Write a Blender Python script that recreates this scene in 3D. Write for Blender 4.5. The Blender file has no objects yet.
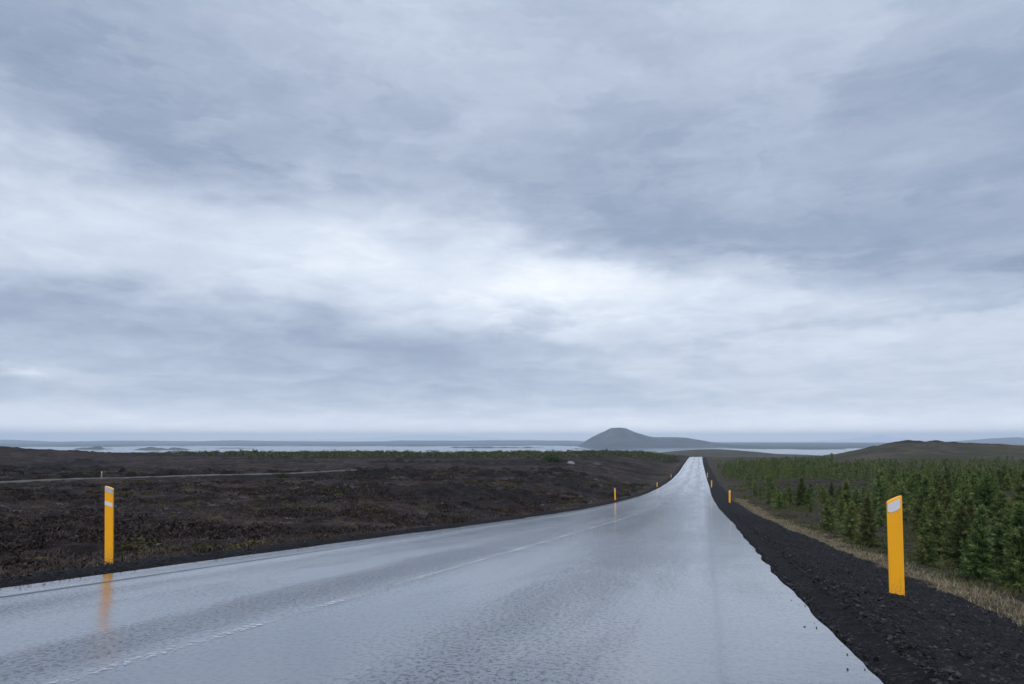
import bpy, math, random
import numpy as np

random.seed(7)
RNG = np.random.default_rng(11)
SC = bpy.context.scene
COL = SC.collection
R = math.radians
FPX = 683.0            # focal length in pixels (24 mm on a 36 mm sensor, 1024 px wide)
HORIZON = 441.0        # image row of the eye level; the eye is at z = 0

# ------------------------------------------------------------------ noise
def _hash(ix, iy, seed):
    h = (ix.astype(np.int64) * 374761393 + iy.astype(np.int64) * 668265263 + seed * 1442695041) & 0x7fffffff
    h = ((h ^ (h >> 13)) * 1274126177) & 0x7fffffff
    h = ((h ^ (h >> 16)) * 668265263) & 0x7fffffff
    return (h & 0xffff) / 65535.0

def vnoise(x, y, seed=0):
    x = np.asarray(x, float); y = np.asarray(y, float)
    ix = np.floor(x); iy = np.floor(y)
    fx = x - ix; fy = y - iy
    fx = fx * fx * fx * (fx * (fx * 6 - 15) + 10); fy = fy * fy * fy * (fy * (fy * 6 - 15) + 10)
    a = _hash(ix, iy, seed); b = _hash(ix + 1, iy, seed)
    c = _hash(ix, iy + 1, seed); d = _hash(ix + 1, iy + 1, seed)
    return (a + (b - a) * fx) * (1 - fy) + (c + (d - c) * fx) * fy * 1.0

def fbm(x, y, oct=4, seed=0, gain=0.5):
    s = 0.0; a = 1.0; t = 0.0
    for o in range(oct):
        s = s + a * (vnoise(x * 2.03 ** o + 17.3 * o, y * 2.03 ** o - 9.1 * o, seed + o) - 0.5) * 2
        t += a; a *= gain
    return s / t

def sstep(a, b, x):
    t = np.clip((np.asarray(x, float) - a) / (b - a), 0, 1)
    return t * t * (3 - 2 * t)

class Spline:                        # monotone cubic through the points
    def __init__(s, pts):
        s.x = np.array([p[0] for p in pts], float); s.y = np.array([p[1] for p in pts], float)
        h = np.diff(s.x); dl = np.diff(s.y) / h
        m = np.zeros_like(s.x); m[0] = dl[0]; m[-1] = dl[-1]
        for i in range(1, len(dl)):
            m[i] = 0 if dl[i - 1] * dl[i] <= 0 else 2 * dl[i - 1] * dl[i] / (dl[i - 1] + dl[i])
        s.m = m
    def __call__(s, q):
        q = np.asarray(q, float)
        i = np.clip(np.searchsorted(s.x, q) - 1, 0, len(s.x) - 2)
        h = s.x[i + 1] - s.x[i]; t = (q - s.x[i]) / h
        inside = ((2*t**3-3*t**2+1)*s.y[i] + (t**3-2*t**2+t)*h*s.m[i] + (-2*t**3+3*t**2)*s.y[i+1] + (t**3-t**2)*h*s.m[i+1])
        lo = s.y[0] + (q - s.x[0]) * s.m[0]; hi = s.y[-1] + (q - s.x[-1]) * s.m[-1]
        return np.where(q < s.x[0], lo, np.where(q > s.x[-1], hi, inside))

# ------------------------------------------------------------------ terrain
HALF = 3.5
road_x = Spline([(-40, -14.29), (0, -2.87), (10, -0.02), (25, 4.25), (49, 10.95), (75, 18.25), (105, 26.7), (150, 39.1), (205, 54.2), (270, 71.9), (330, 88.4), (400, 107.8), (520, 141.2)])
road_z = lambda y: road_profile(y) + 0.06
road_profile = Spline([(-40, 2.31), (0, -0.85), (10, -1.64), (25, -2.80), (40, -3.88), (52, -4.62), (75, -5.85), (105, -6.95), (150, -8.1), (205, -8.75), (270, -8.95), (330, -9.05), (390, -9.25), (420, -9.9), (460, -11.6), (520, -15.0)])
heath_z = Spline([(-60, 1.4), (0, -1.15), (8, -1.8), (15, -2.25), (25, -2.85), (40, -3.5), (60, -4.1), (80, -4.5), (110, -5.0), (150, -5.4), (200, -5.7), (300, -6.25), (420, -7.3), (500, -10), (700, -18), (1000, -32), (1500, -52), (2000, -62.5), (2600, -64)])
forest_z = Spline([(-60, 0.2), (0, -2.3), (8, -2.65), (16, -3.1), (25, -3.5), (40, -4.1), (60, -5.0), (100, -6.4), (150, -7.4), (200, -8.0), (300, -8.8), (420, -10), (500, -12), (700, -19), (1000, -32), (1500, -52), (2000, -62.5), (2600, -64)])

def lateral(x, y):
    return (x - road_x(y)) * 0.9615

def gauss(x, y, cx, cy, sx, sy):
    return np.exp(-0.5 * (((x - cx) / sx) ** 2 + ((y - cy) / sy) ** 2))

def ground_base(x, y):
    """ground without the road bed and the small relief"""
    r = np.sqrt(x * x + y * y)
    yy = np.where(y > 0, y, y)
    far = sstep(350, 700, r)
    prof = yy * (1 - far) + np.where(y > 0, np.maximum(r * 0.86, y), r * 0.86) * far
    prof = np.minimum(prof, 2600)
    d = lateral(x, np.clip(y, -40, 520))
    right = sstep(-25, 25, d - 0 * y)
    z = heath_z(prof) * (1 - right) + forest_z(prof) * right
    # knoll on the far left, moor hill on the right, low hill beyond the crest
    z = z + 5.0 * gauss(x, y, -192, 212, 34, 40)
    bx = np.clip(x / np.maximum(y, 20.0), -3, 3) * 335.0
    hx = np.where(bx < 196, (bx - 196) / 23.0, (bx - 196) / 80.0)
    z = z + 8.5 * np.exp(-0.5 * (hx ** 2 + ((y - 335) / 70.0) ** 2))
    z = z + 27.0 * gauss(x, y, 415, 1500, 125, 260) + 20 * gauss(x, y, 700, 1700, 250, 200)
    z = z + fbm(x / 38.0, y / 38.0, 3, 3) * 0.42 * sstep(9, 40, np.abs(d)) * (1 - sstep(400, 600, r))
    z = z + fbm(x / 300.0, y / 300.0, 3, 5) * 5.0 * sstep(600, 1200, r)
    # far shore of the lake
    az = x / np.maximum(y, 1.0)
    shore = 7600 + 1500 * fbm(az * 6 + 4, r / 9000.0, 3, 21) - 2300 * sstep(0.24, 0.36, az)
    up = sstep(0, 1, (r - shore) / 9000.0)
    z = z + np.where(r > 2200, np.clip((r - shore) / 120.0, -1.0, 4.6) + 22 * up + fbm(x / 1300.0, y / 1300.0, 4, 8) * 3.0 * sstep(0, 1500, r - shore), 0)
    return z

def track_line(t):      # old track on the left, t 0..1
    return -59.5 + t * 37.5, 32 + t * 83

def track_dist(x, y):
    # signed distance to the line through the track ends
    ax, ay = -59.5, 32.0; bx, by = -22.0, 115.0
    L = math.hypot(bx - ax, by - ay)
    nx, ny = -(by - ay) / L, (bx - ax) / L
    return (x - ax) * nx + (y - ay) * ny, ((x - ax) * (bx - ax) + (y - ay) * (by - ay)) / L / L

def ground_height(x, y, micro=True, under=False):
    x = np.asarray(x, float); y = np.asarray(y, float)
    r = np.sqrt(x * x + y * y)
    z = ground_base(x, y)
    d = lateral(x, np.clip(y, -40, 520))
    yr = np.clip(y, -40, 520)
    zr = road_z(yr)
    # embankment profile
    L = np.clip(-d - HALF, 0, None); Rr = np.clip(d - HALF, 0, None)
    bank_l = -0.03 - 0.10 * np.clip(L, 0, 1.2) - 0.28 * sstep(1.0, 3.0, L)
    bank_r = -0.03 - 0.19 * np.clip(Rr, 0, 1.2) - 0.30 * sstep(0.9, 2.6, Rr) - 0.25 * sstep(2.3, 5, Rr)
    bank = zr + np.where(d < 0, bank_l, bank_r)
    spread = 5.0 + 0.10 * np.clip(y, 0, 260)
    wl = sstep(1.6, 1.6 + spread, L); wr = sstep(2.2, 2.2 + spread * 0.8, Rr)
    w = np.where(d < 0, wl, wr)
    w = np.where((y > 520) | (y < -40), 1.0, np.maximum(w, sstep(440, 520, y)))
    z = bank * (1 - w) + z * w
    # sink under the road
    z = np.where((np.abs(d) < HALF - 0.02) & (y < 520) & (y > -40), zr - 0.22, z)
    if under:      # the sheet dips below the shoulder strips
        e_ = np.abs(d) - HALF; wd_ = np.where(d < 0, 0.85, 2.0)
        z = np.where((y < 430) & (y > -30), z - 0.18 * sstep(-0.5, -0.25, e_) * (1 - sstep(wd_ - 0.35, wd_ + 0.1, e_)), z)
    # track
    td, tt = track_dist(x, y)
    on = sstep(-0.1, 0.05, tt) * (1 - sstep(0.9, 1.02, tt))
    z = z + 0.50 * np.exp(-(td / 2.4) ** 4) * on
    if micro:
        off = sstep(0.6, 2.2, np.abs(d) - HALF)
        left = np.where(d < 0, 1.0, 0.55)
        fade = 1 - sstep(500, 900, r)
        calm = 1 - 0.88 * np.exp(-(td / 4.5) ** 4) * on
        tus = np.abs(fbm(x / 0.9, y / 0.9, 2, 31)); mound = fbm(x / 4.2, y / 4.2, 3, 41)
        z = z + off * left * fade * calm * (0.26 * (0.35 - tus) + 0.36 * mound * np.clip(0.4 + r / 60, 0.5, 1.4))
        lava = sstep(0.12, 0.45, fbm(x / 26.0, y / 17.0, 3, 51)) * sstep(30, 70, r)
        z = z + off * fade * calm * lava * 1.3 * np.abs(fbm(x / 3.1, y / 3.1, 3, 61)) * np.where(d < 0, 1, 0.3)
        crest = gauss(x, y, 200, 335, 24, 22)
        z = z + crest * 1.7 * np.clip(fbm(x / 9.0, y / 9.0, 3, 71) + 0.15, 0, 1)
        knl = gauss(x, y, -192, 212, 34, 40)
        z = z + knl * 0.9 * np.clip(fbm(x / 6.0, y / 6.0, 3, 73), 0, 1)
    return z

# ------------------------------------------------------------------ helpers
def put(o, parent=None):
    COL.objects.link(o)
    if parent: o.parent = parent
    return o

def mesh_obj(name, verts, faces, mat, parent=None, smooth=False, attrs=None, uv=None):
    verts = np.asarray(verts, np.float32); faces = np.asarray(faces, np.int32)
    k = faces.shape[1]
    me = bpy.data.meshes.new(name)
    me.vertices.add(len(verts)); me.vertices.foreach_set('co', verts.ravel())
    me.loops.add(faces.size); me.loops.foreach_set('vertex_index', faces.ravel())
    me.polygons.add(len(faces)); me.polygons.foreach_set('loop_start', np.arange(0, faces.size, k, dtype=np.int32))
    if uv is not None:
        l = me.uv_layers.new(name='UVMap'); l.data.foreach_set('uv', np.asarray(uv, np.float32)[faces.ravel()].ravel())
    if attrs:
        for n, a in attrs.items():
            a = np.asarray(a, np.float32)
            if a.ndim == 1:
                at = me.attributes.new(n, 'FLOAT', 'POINT'); at.data.foreach_set('value', a)
            else:
                at = me.attributes.new(n, 'FLOAT_COLOR', 'POINT'); at.data.foreach_set('color', a.ravel())
    me.update(calc_edges=True)
    me.polygons.foreach_set('use_smooth', np.full(len(faces), smooth))
    me.validate()
    if mat: me.materials.append(mat)
    return put(bpy.data.objects.new(name, me), parent)

def py_obj(name, verts, faces, mat, parent=None, smooth=False):
    me = bpy.data.meshes.new(name); me.from_pydata([tuple(v) for v in verts], [], [tuple(f) for f in faces]); me.update()
    me.polygons.foreach_set('use_smooth', [smooth] * len(me.polygons))
    me.materials.append(mat)
    return put(bpy.data.objects.new(name, me), parent)

def structure(o): o['kind'] = 'structure'; return o
def stuff(o, label, cat): o['kind'] = 'stuff'; o['label'] = label; o['category'] = cat; return o
def tag(o, label, cat, group=None):
    o['label'] = label; o['category'] = cat
    if group: o['group'] = group
    return o
def thing(name, label, cat, loc, rz=0.0, group=None):
    o = bpy.data.objects.new(name, None); o.empty_display_size = 0.2
    put(o); o.location = loc; o.rotation_euler = (0, 0, rz)
    return tag(o, label, cat, group)

def grid_faces(nr, nc):
    i = np.arange((nr - 1) * nc).reshape(nr - 1, nc)[:, :-1]
    return np.stack([i, i + 1, i + nc + 1, i + nc], -1).reshape(-1, 4)

# ------------------------------------------------------------------ node expression helper
class E:
    def __init__(s, nt, sock): s.nt = nt; s.s = sock
    def _m(s, op, *o):
        n = s.nt.nodes.new('ShaderNodeMath'); n.operation = op
        for i, v in enumerate((s,) + o):
            if isinstance(v, E): s.nt.links.new(v.s, n.inputs[i])
            else: n.inputs[i].default_value = v
        return E(s.nt, n.outputs[0])
    def __add__(s, o): return s._m('ADD', o)
    __radd__ = __add__
    def __sub__(s, o): return s._m('SUBTRACT', o)
    def __rsub__(s, o): return (s * -1.0) + o
    def __mul__(s, o): return s._m('MULTIPLY', o)
    __rmul__ = __mul__
    def __truediv__(s, o): return s._m('DIVIDE', o)
    def f(s, op, *o): return s._m(op, *o)
    def clamp(s): return s.f('MAXIMUM', 0.0).f('MINIMUM', 1.0)
    def step(s, a, b):
        n = s.nt.nodes.new('ShaderNodeMapRange'); n.interpolation_type = 'SMOOTHSTEP'
        s.nt.links.new(s.s, n.inputs['Value'])
        n.inputs['From Min'].default_value = a; n.inputs['From Max'].default_value = b
        return E(s.nt, n.outputs['Result'])

def N(nt, t, **kw):
    n = nt.nodes.new(t)
    for k, v in kw.items():
        if isinstance(v, E): nt.links.new(v.s, n.inputs[k])
        elif hasattr(v, 'is_linked') or isinstance(v, bpy.types.NodeSocket): nt.links.new(v, n.inputs[k])
        else: n.inputs[k].default_value = v
    return n

def noise(nt, vec, scale, detail=3.0, rough=0.55, dist=0.0):
    n = N(nt, 'ShaderNodeTexNoise', Vector=vec, Scale=scale, Detail=detail, Roughness=rough, Distortion=dist)
    return E(nt, n.outputs[0])

def mixc(nt, fac, a, b):
    n = nt.nodes.new('ShaderNodeMix'); n.data_type = 'RGBA'
    for sock, v in ((n.inputs[0], fac), (n.inputs[6], a), (n.inputs[7], b)):
        if isinstance(v, E): nt.links.new(v.s, sock)
        elif isinstance(v, bpy.types.NodeSocket): nt.links.new(v, sock)
        elif isinstance(v, (int, float)): sock.default_value = v
        else: sock.default_value = (*v, 1.0)
    return n.outputs[2]

def mapping(nt, vec, scale):
    n = N(nt, 'ShaderNodeMapping', Vector=vec); n.inputs['Scale'].default_value = scale
    return n.outputs[0]

def material(name):
    m = bpy.data.materials.new(name); m.use_nodes = True
    nt = m.node_tree; b = nt.nodes['Principled BSDF']
    return m, nt, b

def coords(nt, which='Object'): return nt.nodes.new('ShaderNodeTexCoord').outputs[which]
def attr(nt, name): return nt.nodes.new('ShaderNodeAttribute'), name
def fattr(nt, name):
    n = nt.nodes.new('ShaderNodeAttribute'); n.attribute_name = name
    return E(nt, n.outputs['Fac']), n
def bump(nt, h, strength, dist, normal=None):
    n = N(nt, 'ShaderNodeBump', Strength=strength, Distance=dist, Height=h)
    if normal is not None: nt.links.new(normal, n.inputs['Normal'])
    return n.outputs['Normal']

def simple_mat(name, col, rough=0.7, var=0.15, scale=20.0, bmp=0.0, spec=0.5):
    m, nt, b = material(name)
    c = coords(nt); n = noise(nt, c, scale, 4)
    lo = tuple(max(0, v * (1 - var)) for v in col); hi = tuple(v * (1 + var) for v in col)
    nt.links.new(mixc(nt, n, lo, hi), b.inputs['Base Color'])
    b.inputs['Roughness'].default_value = rough; b.inputs['Specular IOR Level'].default_value = spec
    if bmp: nt.links.new(bump(nt, n, bmp, 0.01), b.inputs['Normal'])
    return m

# ------------------------------------------------------------------ materials
def ground_material():
    m, nt, b = material('heath_and_moor')
    P = coords(nt)
    zn = nt.nodes.new('ShaderNodeAttribute'); zn.attribute_name = 'zone'
    sp = N(nt, 'ShaderNodeSeparateColor', Color=zn.outputs['Color'])
    forest = E(nt, sp.outputs[0]); moor = E(nt, sp.outputs[1]); verge = E(nt, sp.outputs[2])
    n1 = noise(nt, P, 0.16, 5, 0.6, 0.6); n2 = noise(nt, P, 1.3, 5, 0.65, 0.4); n3 = noise(nt, P, 7.0, 4, 0.7)
    n4 = noise(nt, P, 0.45, 6, 0.7, 1.0); nbig = noise(nt, P, 0.03, 4, 0.6)
    c = mixc(nt, n2.step(0.36, 0.66), (0.0072, 0.0050, 0.0050), (0.031, 0.0185, 0.0165))
    c = mixc(nt, n1.step(0.46, 0.62) * 0.8, c, (0.060, 0.039, 0.035))
    c = mixc(nt, n4.step(0.55, 0.68) * n3.step(0.42, 0.62), c, (0.150, 0.140, 0.145))     # lichen
    c = mixc(nt, noise(nt, P, 0.7, 5, 0.65, 0.8).step(0.56, 0.68) * 0.85, c, (0.090, 0.078, 0.024))  # moss
    c = mixc(nt, noise(nt, P, 0.22, 4, 0.7, 1.3).step(0.57, 0.70) * 0.75, c, (0.007, 0.0065, 0.007))   # bare lava
    fl = mixc(nt, n2, (0.018, 0.022, 0.010), (0.060, 0.052, 0.026))
    fl = mixc(nt, n4.step(0.5, 0.65) * 0.7, fl, (0.055, 0.040, 0.032))
    c = mixc(nt, forest, c, fl)
    mo = mixc(nt, nbig.step(0.40, 0.60), (0.040, 0.056, 0.020), (0.110, 0.090, 0.056))
    mo = mixc(nt, noise(nt, P, 0.09, 6, 0.7, 1.0).step(0.47, 0.56), mo, (0.056, 0.042, 0.040))
    mo = mixc(nt, n2 * 0.5, mo, (0.030, 0.030, 0.016))
    c = mixc(nt, moor, c, mo)
    vg = mixc(nt, n3, (0.035, 0.028, 0.019), (0.095, 0.076, 0.052))
    vg = mixc(nt, n4.step(0.45, 0.62), vg, (0.040, 0.031, 0.026))
    vg = mixc(nt, n1.step(0.55, 0.65) * 0.7, vg, (0.060, 0.072, 0.030))
    c = mixc(nt, verge * n2.step(0.28, 0.55), c, vg)
    c = mixc(nt, E(nt, zn.outputs['Alpha']) * n2.step(0.25, 0.5) * 0.85, c, (0.0085, 0.0075, 0.008))
    c = mixc(nt, n3.step(0.36, 0.56) * 0.8 + 0.2, (0.004, 0.005, 0.005), c)               # gaps between clumps: shade painted into the colour as near-black
    nt.links.new(c, b.inputs['Base Color'])
    b.inputs['Roughness'].default_value = 0.92; b.inputs['Specular IOR Level'].default_value = 0.12
    h = n3 * 0.6 + n2 * 1.2 + noise(nt, P, 24.0, 3, 0.7) * 0.25
    nt.links.new(bump(nt, h, 1.0, 0.14), b.inputs['Normal'])
    return m

def gravel_material():
    m, nt, b = material('dark_gravel')
    P = coords(nt)
    v = N(nt, 'ShaderNodeTexVoronoi', Vector=P, Scale=48.0)
    v2 = N(nt, 'ShaderNodeTexVoronoi', Vector=P, Scale=120.0)
    n = noise(nt, P, 0.9, 4, 0.6)
    sep = N(nt, 'ShaderNodeSeparateColor', Color=v.outputs['Color'])
    t = E(nt, sep.outputs[0])
    c = mixc(nt, t, (0.004, 0.004, 0.005), (0.017, 0.016, 0.018))
    c = mixc(nt, t.step(0.93, 0.97) * 0.5, c, (0.07, 0.065, 0.065))
    c = mixc(nt, n.step(0.45, 0.75) * 0.6, c, (0.006, 0.006, 0.007))
    nt.links.new(c, b.inputs['Base Color'])
    b.inputs['Roughness'].default_value = 0.85; b.inputs['Specular IOR Level'].default_value = 0.12
    h = E(nt, v.outputs['Distance']) * -1.0 + E(nt, v2.outputs['Distance']) * -0.4
    nt.links.new(bump(nt, h, 0.9, 0.03), b.inputs['Normal'])
    return m

def road_material():
    m, nt, b = material('wet_asphalt')
    uv = nt.nodes.new('ShaderNodeUVMap'); uv.uv_map = 'UVMap'
    sep = N(nt, 'ShaderNodeSeparateXYZ', Vector=uv.outputs[0])
    u = E(nt, sep.outputs[0]); v = E(nt, sep.outputs[1])
    UV = uv.outputs[0]
    agg = noise(nt, UV, 62.0, 3, 0.62); fine = noise(nt, UV, 190.0, 2, 0.6)
    long1 = noise(nt, mapping(nt, UV, (1.1, 0.055, 1)), 1.0, 4, 0.55, 0.3)
    patch = noise(nt, mapping(nt, UV, (0.55, 0.22, 1)), 1.0, 5, 0.6, 0.6)
    cross = noise(nt, mapping(nt, UV, (0.35, 5.5, 1)), 1.0, 4, 0.6, 0.5)
    def band(c, w): return ((u - c).f('ABSOLUTE') / w).f('POWER', 2.0).f('MULTIPLY', -1.0).f('EXPONENT')
    rightlane = band(1.75, 0.65); wheel = band(0.75, 0.42) + band(2.55, 0.40) + band(-0.95, 0.4) + band(-2.55, 0.4)
    strip = u.step(2.80, 2.86); lstrip = (u * -1.0).step(2.86, 2.90)
    seam = band(-2.84, 0.055) + band(2.83, 0.03) * 0.15
    cw = band(-0.42, 0.42)
    # how much of the stones stands out of the water film
    grain = noise(nt, UV, 30.0, 5, 0.78)
    dry = ((patch - 0.5) * 1.8 + rightlane * 0.60 + cw * 0.50 + (long1 - 0.5) * 1.2 + 0.12).step(0.0, 1.0)
    dry = (dry * (1.0 - lstrip * 0.95) * (1.0 - strip * 0.4)).clamp()
    gm = grain.step(0.50, 0.58)
    c = mixc(nt, agg.step(0.35, 0.7), (0.045, 0.057, 0.080), (0.085, 0.102, 0.138))
    c = mixc(nt, dry * 0.5, (0.055, 0.070, 0.100), c)
    c = mixc(nt, (seam * noise(nt, UV, 3.0, 3).step(0.3, 0.55)).clamp(), c, (0.008, 0.008, 0.009))
    nt.links.new(c, b.inputs['Base Color'])
    rough = (dry * 0.05 + 0.12 - lstrip * 0.02 + seam.clamp() * 0.35 + strip * cross.step(0.45, 0.7) * 0.07 + wheel.clamp() * long1.step(0.45, 0.62) * 0.03)
    nt.links.new(rough.s, b.inputs['Roughness'])
    b.inputs['IOR'].default_value = 2.6
    nt.links.new(((1.0 - seam.clamp() * 0.85) * (1.0 - strip * cross.step(0.5, 0.66) * 0.22) * 0.5).s, b.inputs['Specular IOR Level'])
    ripples = noise(nt, UV, 9.0, 3, 0.55, 0.3)
    n1 = bump(nt, ripples, 0.08, 0.014)
    n2 = N(nt, 'ShaderNodeBump', Distance=0.012, Height=grain + fine * 0.2)
    nt.links.new((dry * 0.20 + 0.05).s, n2.inputs['Strength']); nt.links.new(n1, n2.inputs['Normal'])
    nt.links.new(n2.outputs[0], b.inputs['Normal'])
    b.inputs['Coat IOR'].default_value = 1.38; b.inputs['Coat Roughness'].default_value = 0.17
    nt.links.new(((1.0 - seam.clamp() * 0.9) * (1.0 - dry * 0.35) * 0.62).s, b.inputs['Coat Weight']); nt.links.new(n2.outputs[0], b.inputs['Coat Normal'])
    st = N(nt, 'ShaderNodeBsdfPrincipled', Roughness=0.55)
    nt.links.new(mixc(nt, agg.step(0.35, 0.7), (0.030, 0.035, 0.045), (0.075, 0.085, 0.105)), st.inputs['Base Color'])
    nt.links.new(bump(nt, grain + agg * 0.4, 0.6, 0.02), st.inputs['Normal'])
    mx = nt.nodes.new('ShaderNodeMixShader')
    nt.links.new(((dry * 0.80 + 0.15) * gm).clamp().s, mx.inputs[0]); nt.links.new(b.outputs[0], mx.inputs[1]); nt.links.new(st.outputs[0], mx.inputs[2])
    nt.links.new(mx.outputs[0], nt.nodes['Material Output'].inputs['Surface'])
    return m

def paint_material():
    m, nt, b = material('worn_white_paint')
    uv = nt.nodes.new('ShaderNodeUVMap'); uv.uv_map = 'UVMap'
    UV = uv.outputs[0]
    sep = N(nt, 'ShaderNodeSeparateXYZ', Vector=UV)
    edge = E(nt, sep.outputs[0]).f('ABSOLUTE').step(0.03, 0.062)
    n = noise(nt, UV, 30.0, 4, 0.7) + (noise(nt, UV, 0.9, 3) - 0.5) * 0.5 - edge * 0.10 + E(nt, sep.outputs[1]).step(4.0, 12.0) * 0.07 - E(nt, sep.outputs[1]).step(18.0, 50.0) * 0.10 - 0.10
    mask = n.step(0.36, 0.64) * 0.85
    b.inputs['Base Color'].default_value = (0.74, 0.75, 0.77, 1); b.inputs['Roughness'].default_value = 0.30
    b.inputs['Coat Weight'].default_value = 0.75; b.inputs['Coat Roughness'].default_value = 0.15; b.inputs['Coat IOR'].default_value = 1.38
    tr = nt.nodes.new('ShaderNodeBsdfTransparent'); mx = nt.nodes.new('ShaderNodeMixShader')
    nt.links.new(mask.s, mx.inputs[0]); nt.links.new(tr.outputs[0], mx.inputs[1]); nt.links.new(b.outputs[0], mx.inputs[2])
    nt.links.new(mx.outputs[0], nt.nodes['Material Output'].inputs['Surface'])
    return m

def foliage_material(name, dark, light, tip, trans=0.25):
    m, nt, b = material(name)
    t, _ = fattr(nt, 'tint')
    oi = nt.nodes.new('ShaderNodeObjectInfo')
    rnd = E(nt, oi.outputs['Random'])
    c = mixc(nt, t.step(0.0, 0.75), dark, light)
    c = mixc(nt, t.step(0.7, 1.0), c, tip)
    hsv = N(nt, 'ShaderNodeHueSaturation', Color=c)
    nt.links.new((rnd * 0.05 + 0.472).s, hsv.inputs['Hue']); nt.links.new((rnd.f('MULTIPLY', 7.13).f('FRACT') * 0.75 + 0.55).s, hsv.inputs['Value'])
    nt.links.new(hsv.outputs[0], b.inputs['Base Color']); b.inputs['Roughness'].default_value = 0.7; b.inputs['Specular IOR Level'].default_value = 0.2
    tl = N(nt, 'ShaderNodeBsdfTranslucent', Color=hsv.outputs[0]); mx = N(nt, 'ShaderNodeMixShader', Fac=trans)
    nt.links.new(b.outputs[0], mx.inputs[1]); nt.links.new(tl.outputs[0], mx.inputs[2])
    nt.links.new(mx.outputs[0], nt.nodes['Material Output'].inputs['Surface'])
    return m

def tint_material(name, a, c_, rough=0.9):
    m, nt, b = material(name)
    t, _ = fattr(nt, 'tint')
    nt.links.new(mixc(nt, t, a, c_), b.inputs['Base Color']); b.inputs['Roughness'].default_value = rough; b.inputs['Specular IOR Level'].default_value = 0.2
    return m

def lake_material():
    m, nt, b = material('lake_water')
    P = coords(nt)
    b.inputs['Base Color'].default_value = (0.02, 0.03, 0.04, 1); b.inputs['Roughness'].default_value = 0.12; b.inputs['IOR'].default_value = 1.33
    nt.links.new(bump(nt, noise(nt, P, 0.02, 3), 0.05, 3.0), b.inputs['Normal'])
    return m

def hill_material(name, a, c_, snow=0.0, scale=0.004):
    m, nt, b = material(name)
    P = coords(nt)
    n = noise(nt, P, scale, 6, 0.62, 0.5)
    c = mixc(nt, n.step(0.35, 0.65), a, c_)
    if snow:
        s = noise(nt, mapping(nt, P, (1, 1, 5)), scale * 0.8, 6, 0.7, 0.8)
        c = mixc(nt, s.step(0.5 - snow * 0.3, 0.58 - snow * 0.3), c, (0.72, 0.75, 0.80))
    nt.links.new(c, b.inputs['Base Color']); b.inputs['Roughness'].default_value = 0.95; b.inputs['Specular IOR Level'].default_value = 0.1
    return m

M_GROUND = ground_material(); M_GRAVEL = gravel_material(); M_ROAD = road_material(); M_PAINT = paint_material(); M_LAKE = lake_material()
M_NEEDLE = foliage_material('conifer_needles', (0.026, 0.048, 0.017), (0.115, 0.160, 0.048), (0.24, 0.27, 0.09))
M_LEAF = foliage_material('birch_leaves', (0.028, 0.042, 0.013), (0.080, 0.104, 0.032), (0.135, 0.150, 0.050))
M_BARK = simple_mat('bark', (0.050, 0.038, 0.030), 0.9, 0.4, 30, 0.5)
def yellow_material():
    m, nt, b = material('yellow_plastic')
    P = coords(nt); z = E(nt, N(nt, 'ShaderNodeSeparateXYZ', Vector=P).outputs[2])
    n = noise(nt, P, 9.0, 4, 0.6); sp = noise(nt, P, 70.0, 4, 0.7); st = noise(nt, mapping(nt, P, (45, 45, 2.2)), 1.0, 4, 0.6)
    c = mixc(nt, n, (0.80, 0.34, 0.006), (0.92, 0.42, 0.010))
    c = mixc(nt, st.step(0.55, 0.75) * 0.35, c, (0.42, 0.21, 0.02))
    mud = (sp + (0.20 - z) * 0.7).step(0.56, 0.72)
    c = mixc(nt, mud * 0.75, c, (0.09, 0.075, 0.06))
    nt.links.new(c, b.inputs['Base Color']); nt.links.new((mud * 0.4 + 0.38).s, b.inputs['Roughness'])
    return m
M_YELLOW = yellow_material()
M_REFLECT = simple_mat('grey_white_reflector', (0.62, 0.63, 0.66), 0.30, 0.08, 60)
M_WORN = simple_mat('worn_grey_reflector', (0.42, 0.42, 0.46), 0.45, 0.2, 70)
M_WOOD = simple_mat('weathered_wood', (0.22, 0.20, 0.18), 0.85, 0.3, 40, 0.3)
M_ROCK = simple_mat('lava_rock', (0.045, 0.040, 0.040), 0.9, 0.5, 3.0, 0.6)
M_PALEROCK = simple_mat('pale_lichen_rock', (0.17, 0.165, 0.16), 0.9, 0.4, 4.0, 0.6)
M_STRAW = tint_material('dry_grass', (0.070, 0.058, 0.034), (0.30, 0.25, 0.16))
M_TUFT = tint_material('old_grass_tufts', (0.030, 0.022, 0.016), (0.120, 0.094, 0.062))
M_GREENGRASS = tint_material('green_grass', (0.030, 0.034, 0.012), (0.085, 0.090, 0.032))
M_HEATHER = tint_material('heather_twigs', (0.006, 0.005, 0.005), (0.105, 0.080, 0.070))
M_STONE = tint_material('gravel_stones', (0.004, 0.004, 0.005), (0.052, 0.050, 0.053), 0.7)
M_TRACK = simple_mat('track_gravel', (0.066, 0.060, 0.055), 0.95, 0.5, 1.2)

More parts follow.
